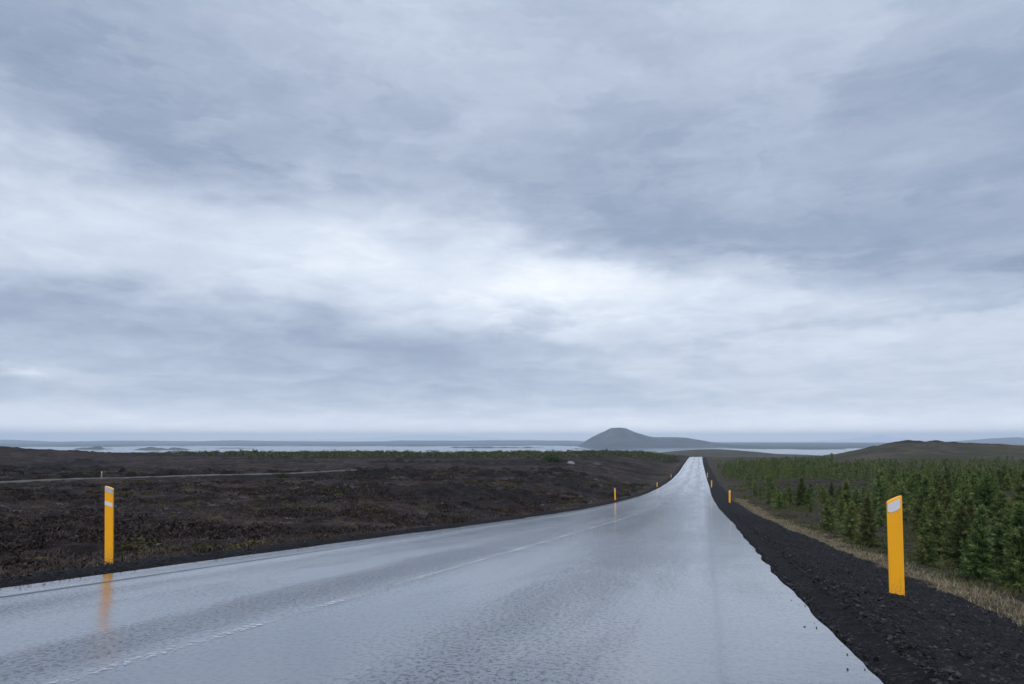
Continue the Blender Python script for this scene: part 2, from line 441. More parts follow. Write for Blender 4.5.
# ------------------------------------------------------------------ ground sheet
def build_ground():
    ang = np.concatenate([np.linspace(-180, -50, 44, endpoint=False), np.linspace(-50, 50, 780, endpoint=False), np.linspace(50, 180, 45)])
    rad = np.concatenate([np.exp(np.arange(math.log(1.2), math.log(60), 0.0115)), np.exp(np.arange(math.log(60), math.log(520), 0.017)), np.exp(np.arange(math.log(520), math.log(24500), 0.034)), [24500]])
    A, Q = np.meshgrid(np.radians(ang), rad)
    X = Q * np.sin(A); Y = Q * np.cos(A)
    Z = ground_height(X, Y, True, True)
    d = lateral(X, np.clip(Y, -40, 520))
    forest = sstep(6.5, 10, d) * (1 - sstep(190, 270, Q))
    clear = 1.2 * gauss(X / np.maximum(Y, 1), Y, 0.47, 92, 0.08, 18)
    forest = forest * (1 - 0.9 * np.clip(clear * 1.4, 0, 1))
    moor = np.maximum(sstep(190, 270, Q) * sstep(-20, 20, d), sstep(420, 700, Q))
    verge = np.where(d < 0, sstep(4.4, 5.2, -d) * (1 - sstep(6, 11, -d)) * (0.25 + 0.6 * sstep(40, 110, Y)), sstep(5.4, 6.0, d) * (1 - sstep(7.5, 11, d)))
    verge = verge * (1 - sstep(430, 520, Y)) * (Y > -40)
    td, tt = track_dist(X, Y)
    verge = np.maximum(verge, 0.6 * np.exp(-((td - 2.2) / 2.5) ** 2) * ((tt > 0) & (tt < 1)))
    lava = sstep(0.10, 0.34, fbm(X / 26.0, Y / 17.0, 3, 51)) * sstep(25, 60, Q) * (1 - sstep(400, 500, Q)) * (d < -6)
    lava = np.maximum(lava, sstep(0.30, 0.75, gauss(X, Y, 200, 335, 26, 26)) * sstep(-0.15, 0.2, fbm(X / 9.0, Y / 9.0, 3, 71)))
    lava = np.maximum(lava, sstep(0.3, 0.8, gauss(X, Y, -192, 212, 34, 40)) * 0.8)
    zone = np.stack([forest, moor, verge, lava], -1).reshape(-1, 4)
    V = np.stack([X, Y, Z], -1).reshape(-1, 3)
    nr, nc = X.shape
    F = grid_faces(nr, nc)[:, ::-1]
    c = len(V)
    V = np.vstack([V, [0, 0, float(ground_height(np.array([0.]), np.array([0.]))[0])]])
    zone = np.vstack([zone, [0, 0, 0, 0]])
    fan = np.stack([np.arange(nc - 1), np.arange(1, nc), np.full(nc - 1, c), np.full(nc - 1, c)], -1)
    o = mesh_obj('ground', V, F, M_GROUND, smooth=True, attrs={'zone': zone})
    return structure(o)
build_ground()

# ------------------------------------------------------------------ road
def road_rows():
    return np.concatenate([np.arange(-36, 1.0, 1.0), np.arange(1.0, 30, 0.15), np.arange(30, 110, 0.5), np.arange(110, 520, 2.0)])

def road_point(u, s):
    """u metres to the right of the centre, s distance forward; the strip runs along the road"""
    x = road_x(s); tx = (road_x(s + 0.5) - road_x(s - 0.5))
    n = np.sqrt(tx * tx + 1)
    return x + u / n, s - u * tx / n

def road_surface(u, s):
    crown = -0.004 * np.abs(u) - 0.04
    rut = -0.005 * sum(np.exp(-((u - c) / 0.33) ** 2) for c in (0.75, 2.45, -0.95, -2.45))
    wob = 0.005 * fbm(u / 1.6 + 3, s / 5.5, 3, 91)
    lip = -0.008 * sstep(2.85, 3.5, np.abs(u))
    return crown + rut + wob + lip

def build_road():
    s = road_rows(); nu = 57
    t = np.linspace(-1, 1, nu)
    S = np.repeat(s[:, None], nu, 1); T = np.repeat(t[None, :], len(s), 0)
    jag_r = 0.0 + 0.042 * fbm(s / 0.7, s * 0 + 3, 4, 15) + 0.03 * fbm(s / 4.0, s * 0 + 8, 2, 16)
    jag_l = 0.07 * fbm(s / 1.1, s * 0 + 5, 3, 17)
    U = T * HALF
    U = np.where(T > 0.9, U + jag_r[:, None] * (T - 0.9) / 0.1, U)
    U = np.where(T < -0.9, U + jag_l[:, None] * (-T - 0.9) / 0.1, U)
    X, Y = road_point(U, S)
    Z = road_z(Y) + road_surface(U, S)
    V = [np.stack([X, Y, Z], -1).reshape(-1, 3)]; Fc = [grid_faces(len(s), nu)]; UVl = [np.stack([U, S], -1).reshape(-1, 2)]
    for col, dx in ((0, -0.05), (nu - 1, 0.05)):       # broken edge faces, not welded to the top
        top = np.stack([X[:, col], Y[:, col], Z[:, col]], -1); low = top + [dx, 0, -0.2]
        pair = (low, top) if col == 0 else (top, low)
        base = sum(len(q) for q in V)
        V.append(np.stack(pair, 1).reshape(-1, 3)); Fc.append(grid_faces(len(s), 2) + base)
        UVl.append(np.repeat(np.stack([U[:, col], S[:, col]], -1)[:, None], 2, 1).reshape(-1, 2))
    o = mesh_obj('road', np.vstack(V), np.vstack(Fc), M_ROAD, smooth=True, uv=np.vstack(UVl))
    structure(o)
    # worn centre line, 4 mm above the asphalt
    sl = s[(s > -30) & (s < 400)]
    cu = np.array([-0.048, 0.0, 0.048]); S2 = np.repeat(sl[:, None], 3, 1); U2 = np.repeat(cu[None, :], len(sl), 0) + 0.012 * fbm(S2 / 1.5, S2 * 0, 2, 6)
    X2, Y2 = road_point(U2, S2)
    Z2 = road_z(Y2) + road_surface(U2, S2) + 0.004 + S2 * 0.00004
    structure(mesh_obj('centre_line', np.stack([X2, Y2, Z2], -1).reshape(-1, 3), grid_faces(len(sl), 3), M_PAINT, smooth=True, uv=np.stack([np.repeat(cu[None, :], len(sl), 0), S2], -1).reshape(-1, 2)))

build_road()

def shoulder(side):
    s = np.concatenate([np.arange(-30, 1.5, 0.6), np.arange(1.5, 16, 0.05), np.arange(16, 40, 0.14), np.arange(40, 110, 0.5), np.arange(110, 440, 2.5)])
    wid = 2.35 if side > 0 else 1.15
    uu = np.concatenate([np.linspace(3.3, 3.3 + 0.25, 4, endpoint=False), np.linspace(3.55, HALF + wid, 46 if side > 0 else 24)])
    S = np.repeat(s[:, None], len(uu), 1); U = np.repeat(uu[None, :], len(s), 0)
    e = (U - 3.3) / (wid + 0.2)
    U = U + e * (0.30 * fbm(S / 2.2, S * 0 + side, 3, 23) + 0.12 * fbm(S / 0.5, S * 0 + 3, 2, 24))
    X, Y = road_point(U * side, S)
    Z = ground_height(X, Y, False)
    Lr = np.clip(U - HALF, 0, None)
    edge_z = road_z(Y) - 0.150 + 0.045 * sstep(HALF + 0.05, HALF + 0.35, U) + np.where(side > 0, -0.16, -0.08) * np.clip(Lr, 0, 5)
    Z = np.where(U < HALF + 0.5, edge_z * (1 - sstep(0, 0.5, Lr)) + Z * sstep(0, 0.5, Lr), Z)
    rel = 0.012 * fbm(X / 0.06, Y / 0.06, 2, 27) + 0.030 * fbm(X / 0.5, Y / 0.5, 3, 28)
    Z = Z + 0.045 + rel * sstep(0.03, 0.25, e) - 0.13 * sstep(0.90, 1.0, e) - 0.04 * (1 - sstep(0, 0.06, e))
    F = grid_faces(len(s), len(uu))
    if side < 0: F = F[:, ::-1]
    return structure(mesh_obj('gravel_shoulder', np.stack([X, Y, Z], -1).reshape(-1, 3), F, M_GRAVEL, smooth=True))
shoulder(1); shoulder(-1)

# old track on the heath
tt = np.linspace(0.0, 0.93, 120); tx, ty = track_line(tt)
off = np.linspace(-1.0, 1.0, 5); nx, ny = -0.9113, 0.4117
TX = tx[:, None] + off[None] * nx + 0.5 * fbm(tt * 20, tt * 0, 2, 4)[:, None]; TY = ty[:, None] + off[None] * ny
TZ = ground_height(TX, TY) + 0.05 - 0.09 * (np.abs(off) > 0.9)[None]
structure(mesh_obj('gravel_track', np.stack([TX, TY, TZ], -1).reshape(-1, 3), grid_faces(120, 5), M_TRACK, smooth=True))

# ------------------------------------------------------------------ lake, islands, mountain, hills
LAKE_Z = -60.0
a = np.radians(np.linspace(-70, 70, 60)); rr = np.array([1500, 2500, 4000, 6000, 8000, 10500.])
A, Q = np.meshgrid(a, rr)
structure(mesh_obj('lake', np.stack([Q * np.sin(A), Q * np.cos(A), np.full_like(A, LAKE_Z)], -1).reshape(-1, 3), grid_faces(len(rr), 60)[:, ::-1], M_LAKE))

M_ISLE = hill_material('island_scrub', (0.022, 0.026, 0.015), (0.045, 0.05, 0.022), 0, 0.02)
def heightfield(name, px0, px1, dist, depth, top, mat, n=160, m=40, base=LAKE_Z - 4, rough=0.12, seed=1, pw=1.4, kx=26):
    """land form whose skyline follows top(px); it stands at dist with a real depth"""
    p = np.linspace(px0, px1, n); t = np.linspace(-1, 1, m)
    P, T = np.meshgrid(p, t)
    Y = dist + T * depth
    X = (P - 512) / FPX * dist * (1 + 0.35 * T * depth / dist)
    H = (HORIZON - top(P)) / FPX * dist - base
    fall = np.clip(1 - np.abs(T) ** pw, 0, 1)
    sp = (px1 - px0) / FPX * dist / kx
    er = 1 - rough * (np.abs(fbm(X / sp, Y / sp, 4, seed)) * 1.6) * np.clip(np.abs(T) * 2.5, 0.25, 1)
    taper = sstep(0, 0.03, (P - px0) / (px1 - px0)) * sstep(0, 0.03, (px1 - P) / (px1 - px0))
    Z = base + np.clip(H, 0, None) * fall * er * taper
    return structure(mesh_obj(name, np.stack([X, Y, Z], -1).reshape(-1, 3), grid_faces(m, n), mat, smooth=True))

mt = Spline([(574, 449.5), (579, 447), (586, 440.8), (595, 435.3), (604, 431.2), (613, 427.6), (619, 427.2), (625, 428.0), (631, 430.2), (640, 433.6), (655, 437.0), (670, 437.0), (684, 437.5), (701, 440.2), (719, 443.0), (740, 444.8), (790, 447.5)])
M_MOUNT = hill_material('mountain_slope', (0.020, 0.021, 0.022), (0.065, 0.060, 0.050), 0, 0.006)
M_MOUNT_G = M_MOUNT
heightfield('mountain', 572, 790, 7000, 800, lambda p: mt(p) + 0.18 * fbm(p / 9, p * 0, 3, 2), M_MOUNT, n=260, m=70, rough=0.24, seed=4, pw=1.5, kx=30)
# islands in the lake
isl = [(76, 112, 5000, 445.6, 3), (134, 190, 4700, 445.6, 5), (196, 260, 5600, 447.3, 6), (432, 560, 6000, 446.0, 7), (560, 640, 5200, 447.6, 8), (300, 380, 6600, 446.9, 9)]
for (p0, p1, D, ty_, sd) in isl:
    lake_row = HORIZON - LAKE_Z * FPX / D
    def top(p, p0=p0, p1=p1, ty_=ty_, sd=sd, lake_row=lake_row):
        q = np.clip((p - p0) / (p1 - p0), 0, 1); e = np.sin(q * np.pi) ** 0.6
        return lake_row + 0.5 - (lake_row + 0.5 - ty_) * e * (0.65 + 0.5 * fbm(p / 8, p * 0, 3, sd))
    heightfield('island', p0, p1, D, 130, top, M_ISLE, n=90, m=16, base=LAKE_Z - 1, rough=0.1, seed=sd)
M_FAR = hill_material('far_land', (0.030, 0.034, 0.026), (0.055, 0.055, 0.045), 0, 0.0012)
M_SNOW = hill_material('snowy_fell', (0.06, 0.065, 0.07), (0.10, 0.10, 0.10), 1.0, 0.001)
W = lambda p, amp, sc, sd: amp * fbm(p / sc, p * 0, 4, sd)
heightfield('hill', -500, 610, 15000, 2500, lambda p: 440.6 + W(p, 1.2, 60, 31), M_FAR, n=400, m=30, rough=0.3, seed=12)
heightfield('hill', 700, 1010, 9500, 1500, lambda p: 443.6 + W(p, 0.8, 40, 32), M_FAR, n=260, m=30, rough=0.3, seed=13)
heightfield('hill', 930, 1500, 12500, 1800, lambda p: 442.0 - 5.0 * sstep(935, 1010, p) + W(p, 0.9, 40, 33), M_FAR, n=260, m=30, rough=0.3, seed=14)
heightfield('snow_mountain', 250, 600, 19500, 2200, lambda p: 440 - 5.0 * np.exp(-((p - 430) / 75.0) ** 2) + W(p, 0.9, 22, 34), M_SNOW, n=300, m=30, rough=0.25, seed=15)
heightfield('snow_mountain', 820, 950, 19500, 2000, lambda p: 440.5 - 6.2 * np.exp(-(np.abs(p - 879) / 22.0) ** 1.3) + W(p, 0.8, 9, 35), M_SNOW, n=200, m=30, rough=0.25, seed=16)

# ------------------------------------------------------------------ small stuff: gravel, grass, heather
def on_ground(x, y): return ground_height(x, y)

def stones(name, xs, ys, zs, size, mat, seed):
    g = np.random.default_rng(seed); n = len(xs)
    base = np.array([[1, 0, 0], [0, 1, 0], [-1, 0, 0], [0, -1, 0], [0, 0, 1], [0, 0, -1]], float)
    V = base[None] * (0.6 + 0.8 * g.random((n, 6, 1))) + 0.35 * g.standard_normal((n, 6, 3))
    V = V * size[:, None, None] * np.array([1, 1, 0.7])
    an = g.random(n) * 6.28; ca, sa = np.cos(an), np.sin(an)
    X = V[:, :, 0] * ca[:, None] - V[:, :, 1] * sa[:, None]; Y = V[:, :, 0] * sa[:, None] + V[:, :, 1] * ca[:, None]
    V = np.stack([X + xs[:, None], Y + ys[:, None], V[:, :, 2] + zs[:, None]], -1)
    f = np.array([[0, 1, 4], [1, 2, 4], [2, 3, 4], [3, 0, 4], [1, 0, 5], [2, 1, 5], [3, 2, 5], [0, 3, 5]])
    F = f[None] + (np.arange(n) * 6)[:, None, None]
    tint = np.repeat(g.random(n) ** 3.2, 6)
    return mesh_obj(name, V.reshape(-1, 3), F.reshape(-1, 3), mat, attrs={'tint': tint})

def shoulder_z(x, y, U, side):
    return ground_height(x, y, False) + 0.045 + 0.035 * fbm(x / 0.5, y / 0.5, 3, 28)

gs, gu, gside = [], [], []
n = 52000
s_ = 2.0 + 30 * RNG.random(n) ** 2.0
right_ = RNG.random(n) < 0.8
u_ = np.where(right_, HALF - 0.05 + 2.3 * RNG.random(n), HALF - 0.03 + 1.2 * RNG.random(n))
sd_ = np.where(right_, 1.0, -1.0)
gx, gy = road_point(u_ * sd_, s_)
gz = shoulder_z(gx, gy, u_, sd_)
nearedge = (u_ < HALF + 0.22)
gz = np.where(nearedge, road_z(gy) - 0.09 - 0.10 * np.clip(u_ - HALF, 0, 1), gz)
sz = 0.004 + 0.015 * RNG.random(n) ** 3.5 + np.where(RNG.random(n) < 0.004, 0.015 * RNG.random(n), 0)
n2_ = 130
s2_ = 2.0 + 22 * RNG.random(n2_) ** 1.8; side2 = np.where(RNG.random(n2_) < 0.7, 1.0, -1.0)
u2_ = HALF + 0.04 - np.abs(RNG.standard_normal(n2_)) * 0.07
x2_, y2_ = road_point(u2_ * side2, s2_)
gx = np.concatenate([gx, x2_]); gy = np.concatenate([gy, y2_]); gz = np.concatenate([gz, road_z(y2_) + road_surface(u2_ * side2, s2_) + 0.003])
sz = np.concatenate([sz, 0.003 + 0.006 * RNG.random(n2_) ** 2])
o = stones('gravel', gx, gy, gz, sz, M_STONE, 5)
stuff(o, 'loose dark gravel stones along both road edges', 'gravel')

def blades(name, xs, ys, zs, hgt, wid, per, mat, seed, lean=0.5, spread=0.06, flat=False):
    g = np.random.default_rng(seed); n = len(xs) * per
    X = np.repeat(xs, per) + g.standard_normal(n) * spread; Y = np.repeat(ys, per) + g.standard_normal(n) * spread
    Z = np.repeat(zs, per) - 0.02; H = np.repeat(hgt, per) * (0.5 + 0.7 * g.random(n)); Wd = np.repeat(wid, per)
    an = g.random(n) * 6.28; ln = lean * g.random(n) * H; la = g.random(n) * 6.28
    dx, dy = np.cos(an) * Wd / 2, np.sin(an) * Wd / 2
    mx, my = np.cos(la) * ln, np.sin(la) * ln
    p0 = np.stack([X - dx, Y - dy, Z], -1); p1 = np.stack([X + dx, Y + dy, Z], -1)
    p2 = np.stack([X + dx * .7 + mx * .4, Y + dy * .7 + my * .4, Z + H * .6], -1); p3 = np.stack([X - dx * .7 + mx * .4, Y - dy * .7 + my * .4, Z + H * .6], -1)
    p4 = np.stack([X + mx, Y + my, Z + H], -1)
    V = np.stack([p0, p1, p2, p3, p4], 1).reshape(-1, 3)
    k = np.arange(n)[:, None] * 5
    F = np.concatenate([k + [0, 1, 2], k + [0, 2, 3], k + [3, 2, 4]], 0)
    tint = np.repeat(np.clip(np.repeat(g.random(len(xs)), per) * 0.6 + 0.5 * g.random(n), 0, 1), 5)
    return mesh_obj(name, V, F, mat, attrs={'tint': tint})

# dry straw grass beside the right shoulder
n = 6200
s_ = 1.0 + 69 * RNG.random(n) ** 1.7
u_ = HALF + 2.22 + 0.16 * RNG.standard_normal(n) + np.abs(0.42 * RNG.standard_normal(n))
u_ = u_ + 0.30 * fbm(s_ / 2.2, s_ * 0 + 1, 3, 23)
gx, gy = road_point(u_, s_)
stuff(blades('dry_grass', gx, gy, on_ground(gx, gy), 0.035 + 0.075 * RNG.random(n), 0.004 + 0.0004 * s_, 9, M_STRAW, 6, 1.5, 0.08), 'pale straw coloured dry grass edging the right gravel shoulder', 'grass')
# olive grass between the verge and the trees, and under them
n = 9000
s_ = 4 + 116 * RNG.random(n) ** 1.6
u_ = HALF + 2.9 + 4.5 * RNG.random(n) ** 1.2 + 8 * (RNG.random(n) ** 3)
keep = fbm(u_ / 1.8, s_ / 2.6, 3, 77) > 0.06
s_, u_ = s_[keep], u_[keep]
gx, gy = road_point(u_, s_); n = len(gx)
stuff(blades('grass', gx, gy, on_ground(gx, gy), 0.08 + 0.14 * RNG.random(n), 0.006 + 0.0006 * s_, 7, M_GREENGRASS, 8, 0.9, 0.09), 'olive green grass on the bank between right verge and trees', 'grass')
# heather tufts on the left heath
n = 15000
yy = 5 + 60 * RNG.random(n) ** 1.7
xx = -0.80 * yy + (road_x(yy) - 4.9 + 0.80 * yy) * RNG.random(n)
dd = lateral(xx, yy)
keep = (dd < -4.75) & (fbm(xx / 1.6, yy / 1.6, 3, 78) > -0.12)
xx, yy = xx[keep], yy[keep]; n = len(xx)
stuff(blades('heather', xx, yy, on_ground(xx, yy), 0.03 + 0.09 * RNG.random(n) ** 1.5, 0.008 + 0.0008 * yy, 8, M_HEATHER, 9, 1.7, 0.13), 'low dark brown heather twigs covering the left heath', 'heather')
# lava stones and low moss and crowberry clumps on the heath
n = 5200
yy = 7 + 93 * RNG.random(n) ** 1.5
xx = -0.80 * yy + (road_x(yy) - 5.4 + 0.80 * yy) * RNG.random(n)
dd = lateral(xx, yy)
keep = (dd < -5.2) & (np.abs(track_dist(xx, yy)[0]) > 3.0) & (fbm(xx / 5.0, yy / 5.0, 3, 87) > 0.02)
xx, yy = xx[keep], yy[keep]; n = len(xx)
M_LAVASTONE = tint_material('lichened_lava_stone', (0.012, 0.010, 0.011), (0.125, 0.116, 0.118))
stuff(stones('lava_stones', xx, yy, on_ground(xx, yy) + 0.01, (0.02 + 0.08 * RNG.random(n) ** 3) * (0.7 + yy / 70), M_LAVASTONE, 15), 'scattered grey and black lava stones on the left heath', 'stones')
def low_clumps(name, count, thr, seed, mat, label, cat, hgt):
    g_ = np.random.default_rng(seed)
    yy = 7 + 110 * g_.random(count) ** 1.5
    xx = -0.80 * yy + (road_x(yy) - 5.6 + 0.80 * yy) * g_.random(count)
    keep = (lateral(xx, yy) < -5.5) & (np.abs(track_dist(xx, yy)[0]) > 4.2) & (fbm(xx / 7.0, yy / 4.0, 3, seed) > thr)
    xx, yy = xx[keep], yy[keep]; zz = on_ground(xx, yy)
    V_, F_, T_ = [], [], []; b_ = 0
    for x0, y0, z0 in zip(xx, yy, zz):
        k_ = 46
        r_ = g_.uniform(0.12, 0.42) * (0.8 + y0 / 80)
        d_ = g_.standard_normal((k_, 3)); d_ /= np.linalg.norm(d_, axis=1)[:, None]; d_[:, 2] = np.abs(d_[:, 2])
        P = d_ * np.array([r_, r_, r_ * hgt]) * (0.75 + 0.3 * g_.random((k_, 1))) + np.array([x0, y0, z0 - 0.02])
        sz_ = 0.05 + 0.0011 * y0
        a_ = g_.standard_normal((k_, 3)); a_ /= np.linalg.norm(a_, axis=1)[:, None]
        c_ = np.cross(a_, g_.standard_normal((k_, 3))); c_ /= np.linalg.norm(c_, axis=1)[:, None]
        V_.append(np.stack([P - a_ * sz_, P + c_ * sz_ * .6, P + a_ * sz_], 1).reshape(-1, 3)); F_.append(np.arange(k_ * 3).reshape(-1, 3) + b_); b_ += k_ * 3
        T_.append(np.repeat(np.clip(g_.random() * 0.7 + 0.3 * g_.random(k_), 0, 1), 3))
    return stuff(mesh_obj(name, np.vstack(V_), np.vstack(F_), mat, attrs={'tint': np.concatenate(T_)}), label, cat)
low_clumps('moss', 2200, 0.27, 91, tint_material('olive_moss', (0.026, 0.023, 0.010), (0.078, 0.070, 0.026)), 'sparse olive moss cushions on the left heath', 'moss', 0.35)
low_clumps('crowberry', 6500, 0.02, 93, tint_material('crowberry_leaves', (0.009, 0.008, 0.008), (0.054, 0.039, 0.035)), 'dark purple brown crowberry mats covering the left heath', 'heath plants', 0.5)
# a few straw tufts among the heather by the left shoulder
n = 380
yy = 6 + 55 * RNG.random(n) ** 1.5; ww = 4.7 + np.abs(RNG.standard_normal(n)) * 1.8
xx, yy = road_point(-ww, yy)
keep = fbm(xx / 2.0, yy / 2.0, 2, 79) > 0.0
xx, yy = xx[keep], yy[keep]; n = len(xx)
stuff(blades('straw_tufts', xx, yy, on_ground(xx, yy), 0.06 + 0.12 * RNG.random(n), 0.005 + 0.0006 * yy, 8, M_TUFT, 19, 1.3, 0.08), 'thin straw coloured grass tufts along the left shoulder', 'grass')

# ------------------------------------------------------------------ marker posts
def post_section(w, dp):
    pts = [(-w / 2, 0.0), (w / 2, 0.0)]
    for k in range(1, 8):
        t = k / 8 * math.pi
        pts.append((w / 2 * math.cos(t), dp * math.sin(t) ** 0.8))
    return pts
def make_post_mesh(name, w, h, slant, parent):
    """flat face towards -y, rounded back, slanted top (higher at +x when slant > 0), slightly bevelled"""
    sec = post_section(w, 0.055); n = len(sec)
    V, F = [], []
    zs = [-0.25, 0.0, 0.35, 0.7]
    for z in zs: V += [(x, y, z) for x, y in sec]
    V += [(x, y, h - 0.012 + slant * x / w) for x, y in sec]
    V += [(x * 0.93, 0.003 + y * 0.93, h + slant * x / w) for x, y in sec]
    for r_ in range(len(zs) + 1):
        for i in range(n):
            j = (i + 1) % n
            F.append((r_ * n + i, r_ * n + j, (r_ + 1) * n + j, (r_ + 1) * n + i))
    F.append(tuple(range((len(zs) + 1) * n, (len(zs) + 2) * n)))
    return py_obj(name, V, F, M_YELLOW, parent)
def plate(name, outline, mat, parent, y0=-0.004):
    """thin slab on the front face"""
    n = len(outline)
    V = [(x, y0, z) for x, z in outline] + [(x, 0.004, z) for x, z in outline]
    F = [tuple(range(n))] + [(i, i + n, (i + 1) % n + n, (i + 1) % n) for i in range(n)]
    return py_obj(name, V, F, mat, parent)

POSTG = 'yellow marker posts along the road'
protos = {}
def right_post():
    t = thing('marker_post', '', 'marker post', (0, 0, 0), 0, POSTG)
    make_post_mesh('post_body', 0.145, 1.0, 0.062, t)
    plate('reflector', [(-0.066, 0.945), (-0.066, 0.872), (-0.035, 0.862), (0.02, 0.885), (0.052, 0.908), (0.052, 1.002)], M_REFLECT, t)
    return t
def left_post():
    t = thing('marker_post', '', 'marker post', (0, 0, 0), 0, POSTG)
    make_post_mesh('post_body', 0.118, 1.0, -0.045, t)
    plate('reflector', [(-0.056, 1.019), (-0.056, 0.958), (0.056, 0.916), (0.056, 0.977)], M_WORN, t)
    plate('reflector', [(-0.057, 0.822), (-0.057, 0.772), (0.054, 0.737), (0.054, 0.787)], M_REFLECT, t)
    return t
def copy_thing(o):
    c = o.copy(); COL.objects.link(c)
    for ch in o.children:
        k = ch.copy(); COL.objects.link(k); k.parent = c
    return c
def place_post(side, px, Y, lean, label, proto=None, zz=None, sink=0.0):
    o = proto if proto is not None else copy_thing(protos[side])
    if proto is not None: protos[side] = proto
    x = (px - 512) / FPX * Y
    z = float(ground_height(np.array([x]), np.array([Y]), False)[0]) + 0.03 if zz is None else zz
    o.location = (x, Y, z - sink); o.rotation_euler = (0, R(lean), R(-16 if Y > 20 else -6)); o['label'] = label
    return o
place_post('R', 897.5, 6.80, -1.6, 'large yellow marker post with slanted top and white reflector on the right gravel shoulder', right_post(), -1.575)
place_post('L', 108.5, 9.15, 0.2, 'yellow marker post at the left road edge with two grey bands and a reflection below', left_post(), -1.625)
place_post('R', 729.8, 55, 0, 'small yellow marker post on the right shoulder, next one beyond the large right post')
place_post('R', 711.6, 100, 1, 'second small yellow post up the right shoulder, between two other small posts')
place_post('R', 707.5, 152, 1, 'tiny faint yellow post farthest up the right shoulder towards the crest')
place_post('L', 615.3, 56, -2, 'small yellow marker post on the left road edge halfway to the crest')
place_post('L', 657.2, 101, 0, 'tiny yellow post on the grassy left verge, second beyond the near left post', sink=0.32)
place_post('L', 671.2, 151, 0, 'tiny faint yellow post farthest up the left verge towards the crest', sink=0.3)

# thin wooden stake by the old track
tz = thing('wooden_stake', 'thin grey wooden stake standing beside the old track on the heath', 'stake', (-38.4, 64.0, 0), 0.2)
def find_stake():
    # walk along the sight line of the stake until it meets the track
    best = None
    for Y in np.arange(50, 120, 0.5):
        X = (101.5 - 512) / FPX * Y
        dd, t_ = track_dist(np.array(X), np.array(Y))
        if best is None or abs(float(dd) - 1.6) < best[0]: best = (abs(float(dd) - 1.6), X, Y)
    return best[1], best[2]
sx, sy = find_stake()
tz.location = (sx, sy, float(ground_height(np.array([sx]), np.array([sy]))[0]))
def prism(w0, w1, z0, z1):
    V = [(-w0, -w0, z0), (w0, -w0, z0), (w0, w0, z0), (-w0, w0, z0), (-w1, -w1, z1), (w1, -w1, z1), (w1, w1, z1), (-w1, w1, z1)]
    return V, [(3, 2, 1, 0), (4, 5, 6, 7), (0, 1, 5, 4), (1, 2, 6, 5), (2, 3, 7, 6), (3, 0, 4, 7)]
py_obj('shaft', *prism(0.05, 0.045, -0.3, 0.62), M_WOOD, tz)
py_obj('painted_tip', *prism(0.050, 0.040, 0.62, 0.80), M_WORN, tz)

# ------------------------------------------------------------------ conifers
def tube(pts, rads, n=6):
    V, F = [], []
    for (p, r) in zip(pts, rads):
        for k in range(n):
            a_ = k / n * 2 * math.pi
            V.append((p[0] + r * math.cos(a_), p[1] + r * math.sin(a_), p[2]))
    for i in range(len(pts) - 1):
        for k in range(n):
            j = (k + 1) % n
            F.append((i * n + k, i * n + j, (i + 1) * n + j, (i + 1) * n + k))
    F.append(tuple(range((len(pts) - 1) * n, len(pts) * n)))
    return V, F

def crown_arrays(g, H, width, whorls, per, step, tuft, tw, tl, bare=0.05):
    """needle sprays along whorled branches; returns verts, tris, tint"""
    P, Dv, Tn, Sc = [], [], [], []
    for wi in range(whorls):
        t = bare + (0.985 - bare) * (wi + 0.6 * g.random()) / whorls
        L0 = width * H * ((1 - t) ** 0.85) * min(1.0, 0.80 + t * 2.0)
        nb = max(3, int(per * (0.7 + 0.6 * g.random())))
        ph = g.random() * 6.28
        for b_ in range(nb):
            a_ = ph + b_ / nb * 6.28 + 0.5 * g.standard_normal()
            L = L0 * (0.55 + 0.65 * g.random()) + 0.03
            rise = 0.12 + 0.65 * t + 0.22 * g.standard_normal()
            bt = np.clip(0.42 + 0.22 * g.standard_normal(), 0, 0.9)
            k = max(2, int(L / step))
            q = (np.arange(k) + 0.7) / k
            q = q[q > 0.12]
            bx = np.cos(a_) * L * q; by = np.sin(a_) * L * q
            bz = t * H + L * (rise * q - 0.30 * q * q + 0.12 * q ** 3)
            for i in range(len(q)):
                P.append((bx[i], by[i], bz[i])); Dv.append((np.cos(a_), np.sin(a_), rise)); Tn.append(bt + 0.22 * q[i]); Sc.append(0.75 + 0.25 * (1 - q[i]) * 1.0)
    # leader
    for z_ in np.linspace(0.90, 1.02, 7):
        P.append((0, 0, z_ * H)); Dv.append((0, 0, 1.5)); Tn.append(0.75); Sc.append(0.55)
    P = np.array(P); Dv = np.array(Dv); Tn = np.array(Tn); Sc = np.array(Sc)
    n = len(P); P = np.repeat(P, tuft, 0); Dv = np.repeat(Dv, tuft, 0); Tn = np.repeat(Tn, tuft); Sc = np.repeat(Sc, tuft)
    n = len(P)
    dr = Dv * 0.55 + 0.75 * g.standard_normal((n, 3)); dr[:, 2] += 0.12
    dr /= np.linalg.norm(dr, axis=1)[:, None]
    side = np.cross(dr, g.standard_normal((n, 3))); side /= np.linalg.norm(side, axis=1)[:, None]
    ln = tl * Sc * (0.6 + 0.8 * g.random(n)); P = P + 0.25 * tl * g.standard_normal((n, 3)) * 0.6
    A_ = P - side * tw / 2; B_ = P + side * tw / 2; C_ = P + dr * ln[:, None]
    V = np.stack([A_, B_, C_], 1).reshape(-1, 3)
    V[:, 2] = np.maximum(V[:, 2], 0.01)
    F = np.arange(n * 3).reshape(-1, 3)
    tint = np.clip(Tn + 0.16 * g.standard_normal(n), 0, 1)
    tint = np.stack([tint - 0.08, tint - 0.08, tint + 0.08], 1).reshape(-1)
    return V, F, np.clip(tint, 0, 1)

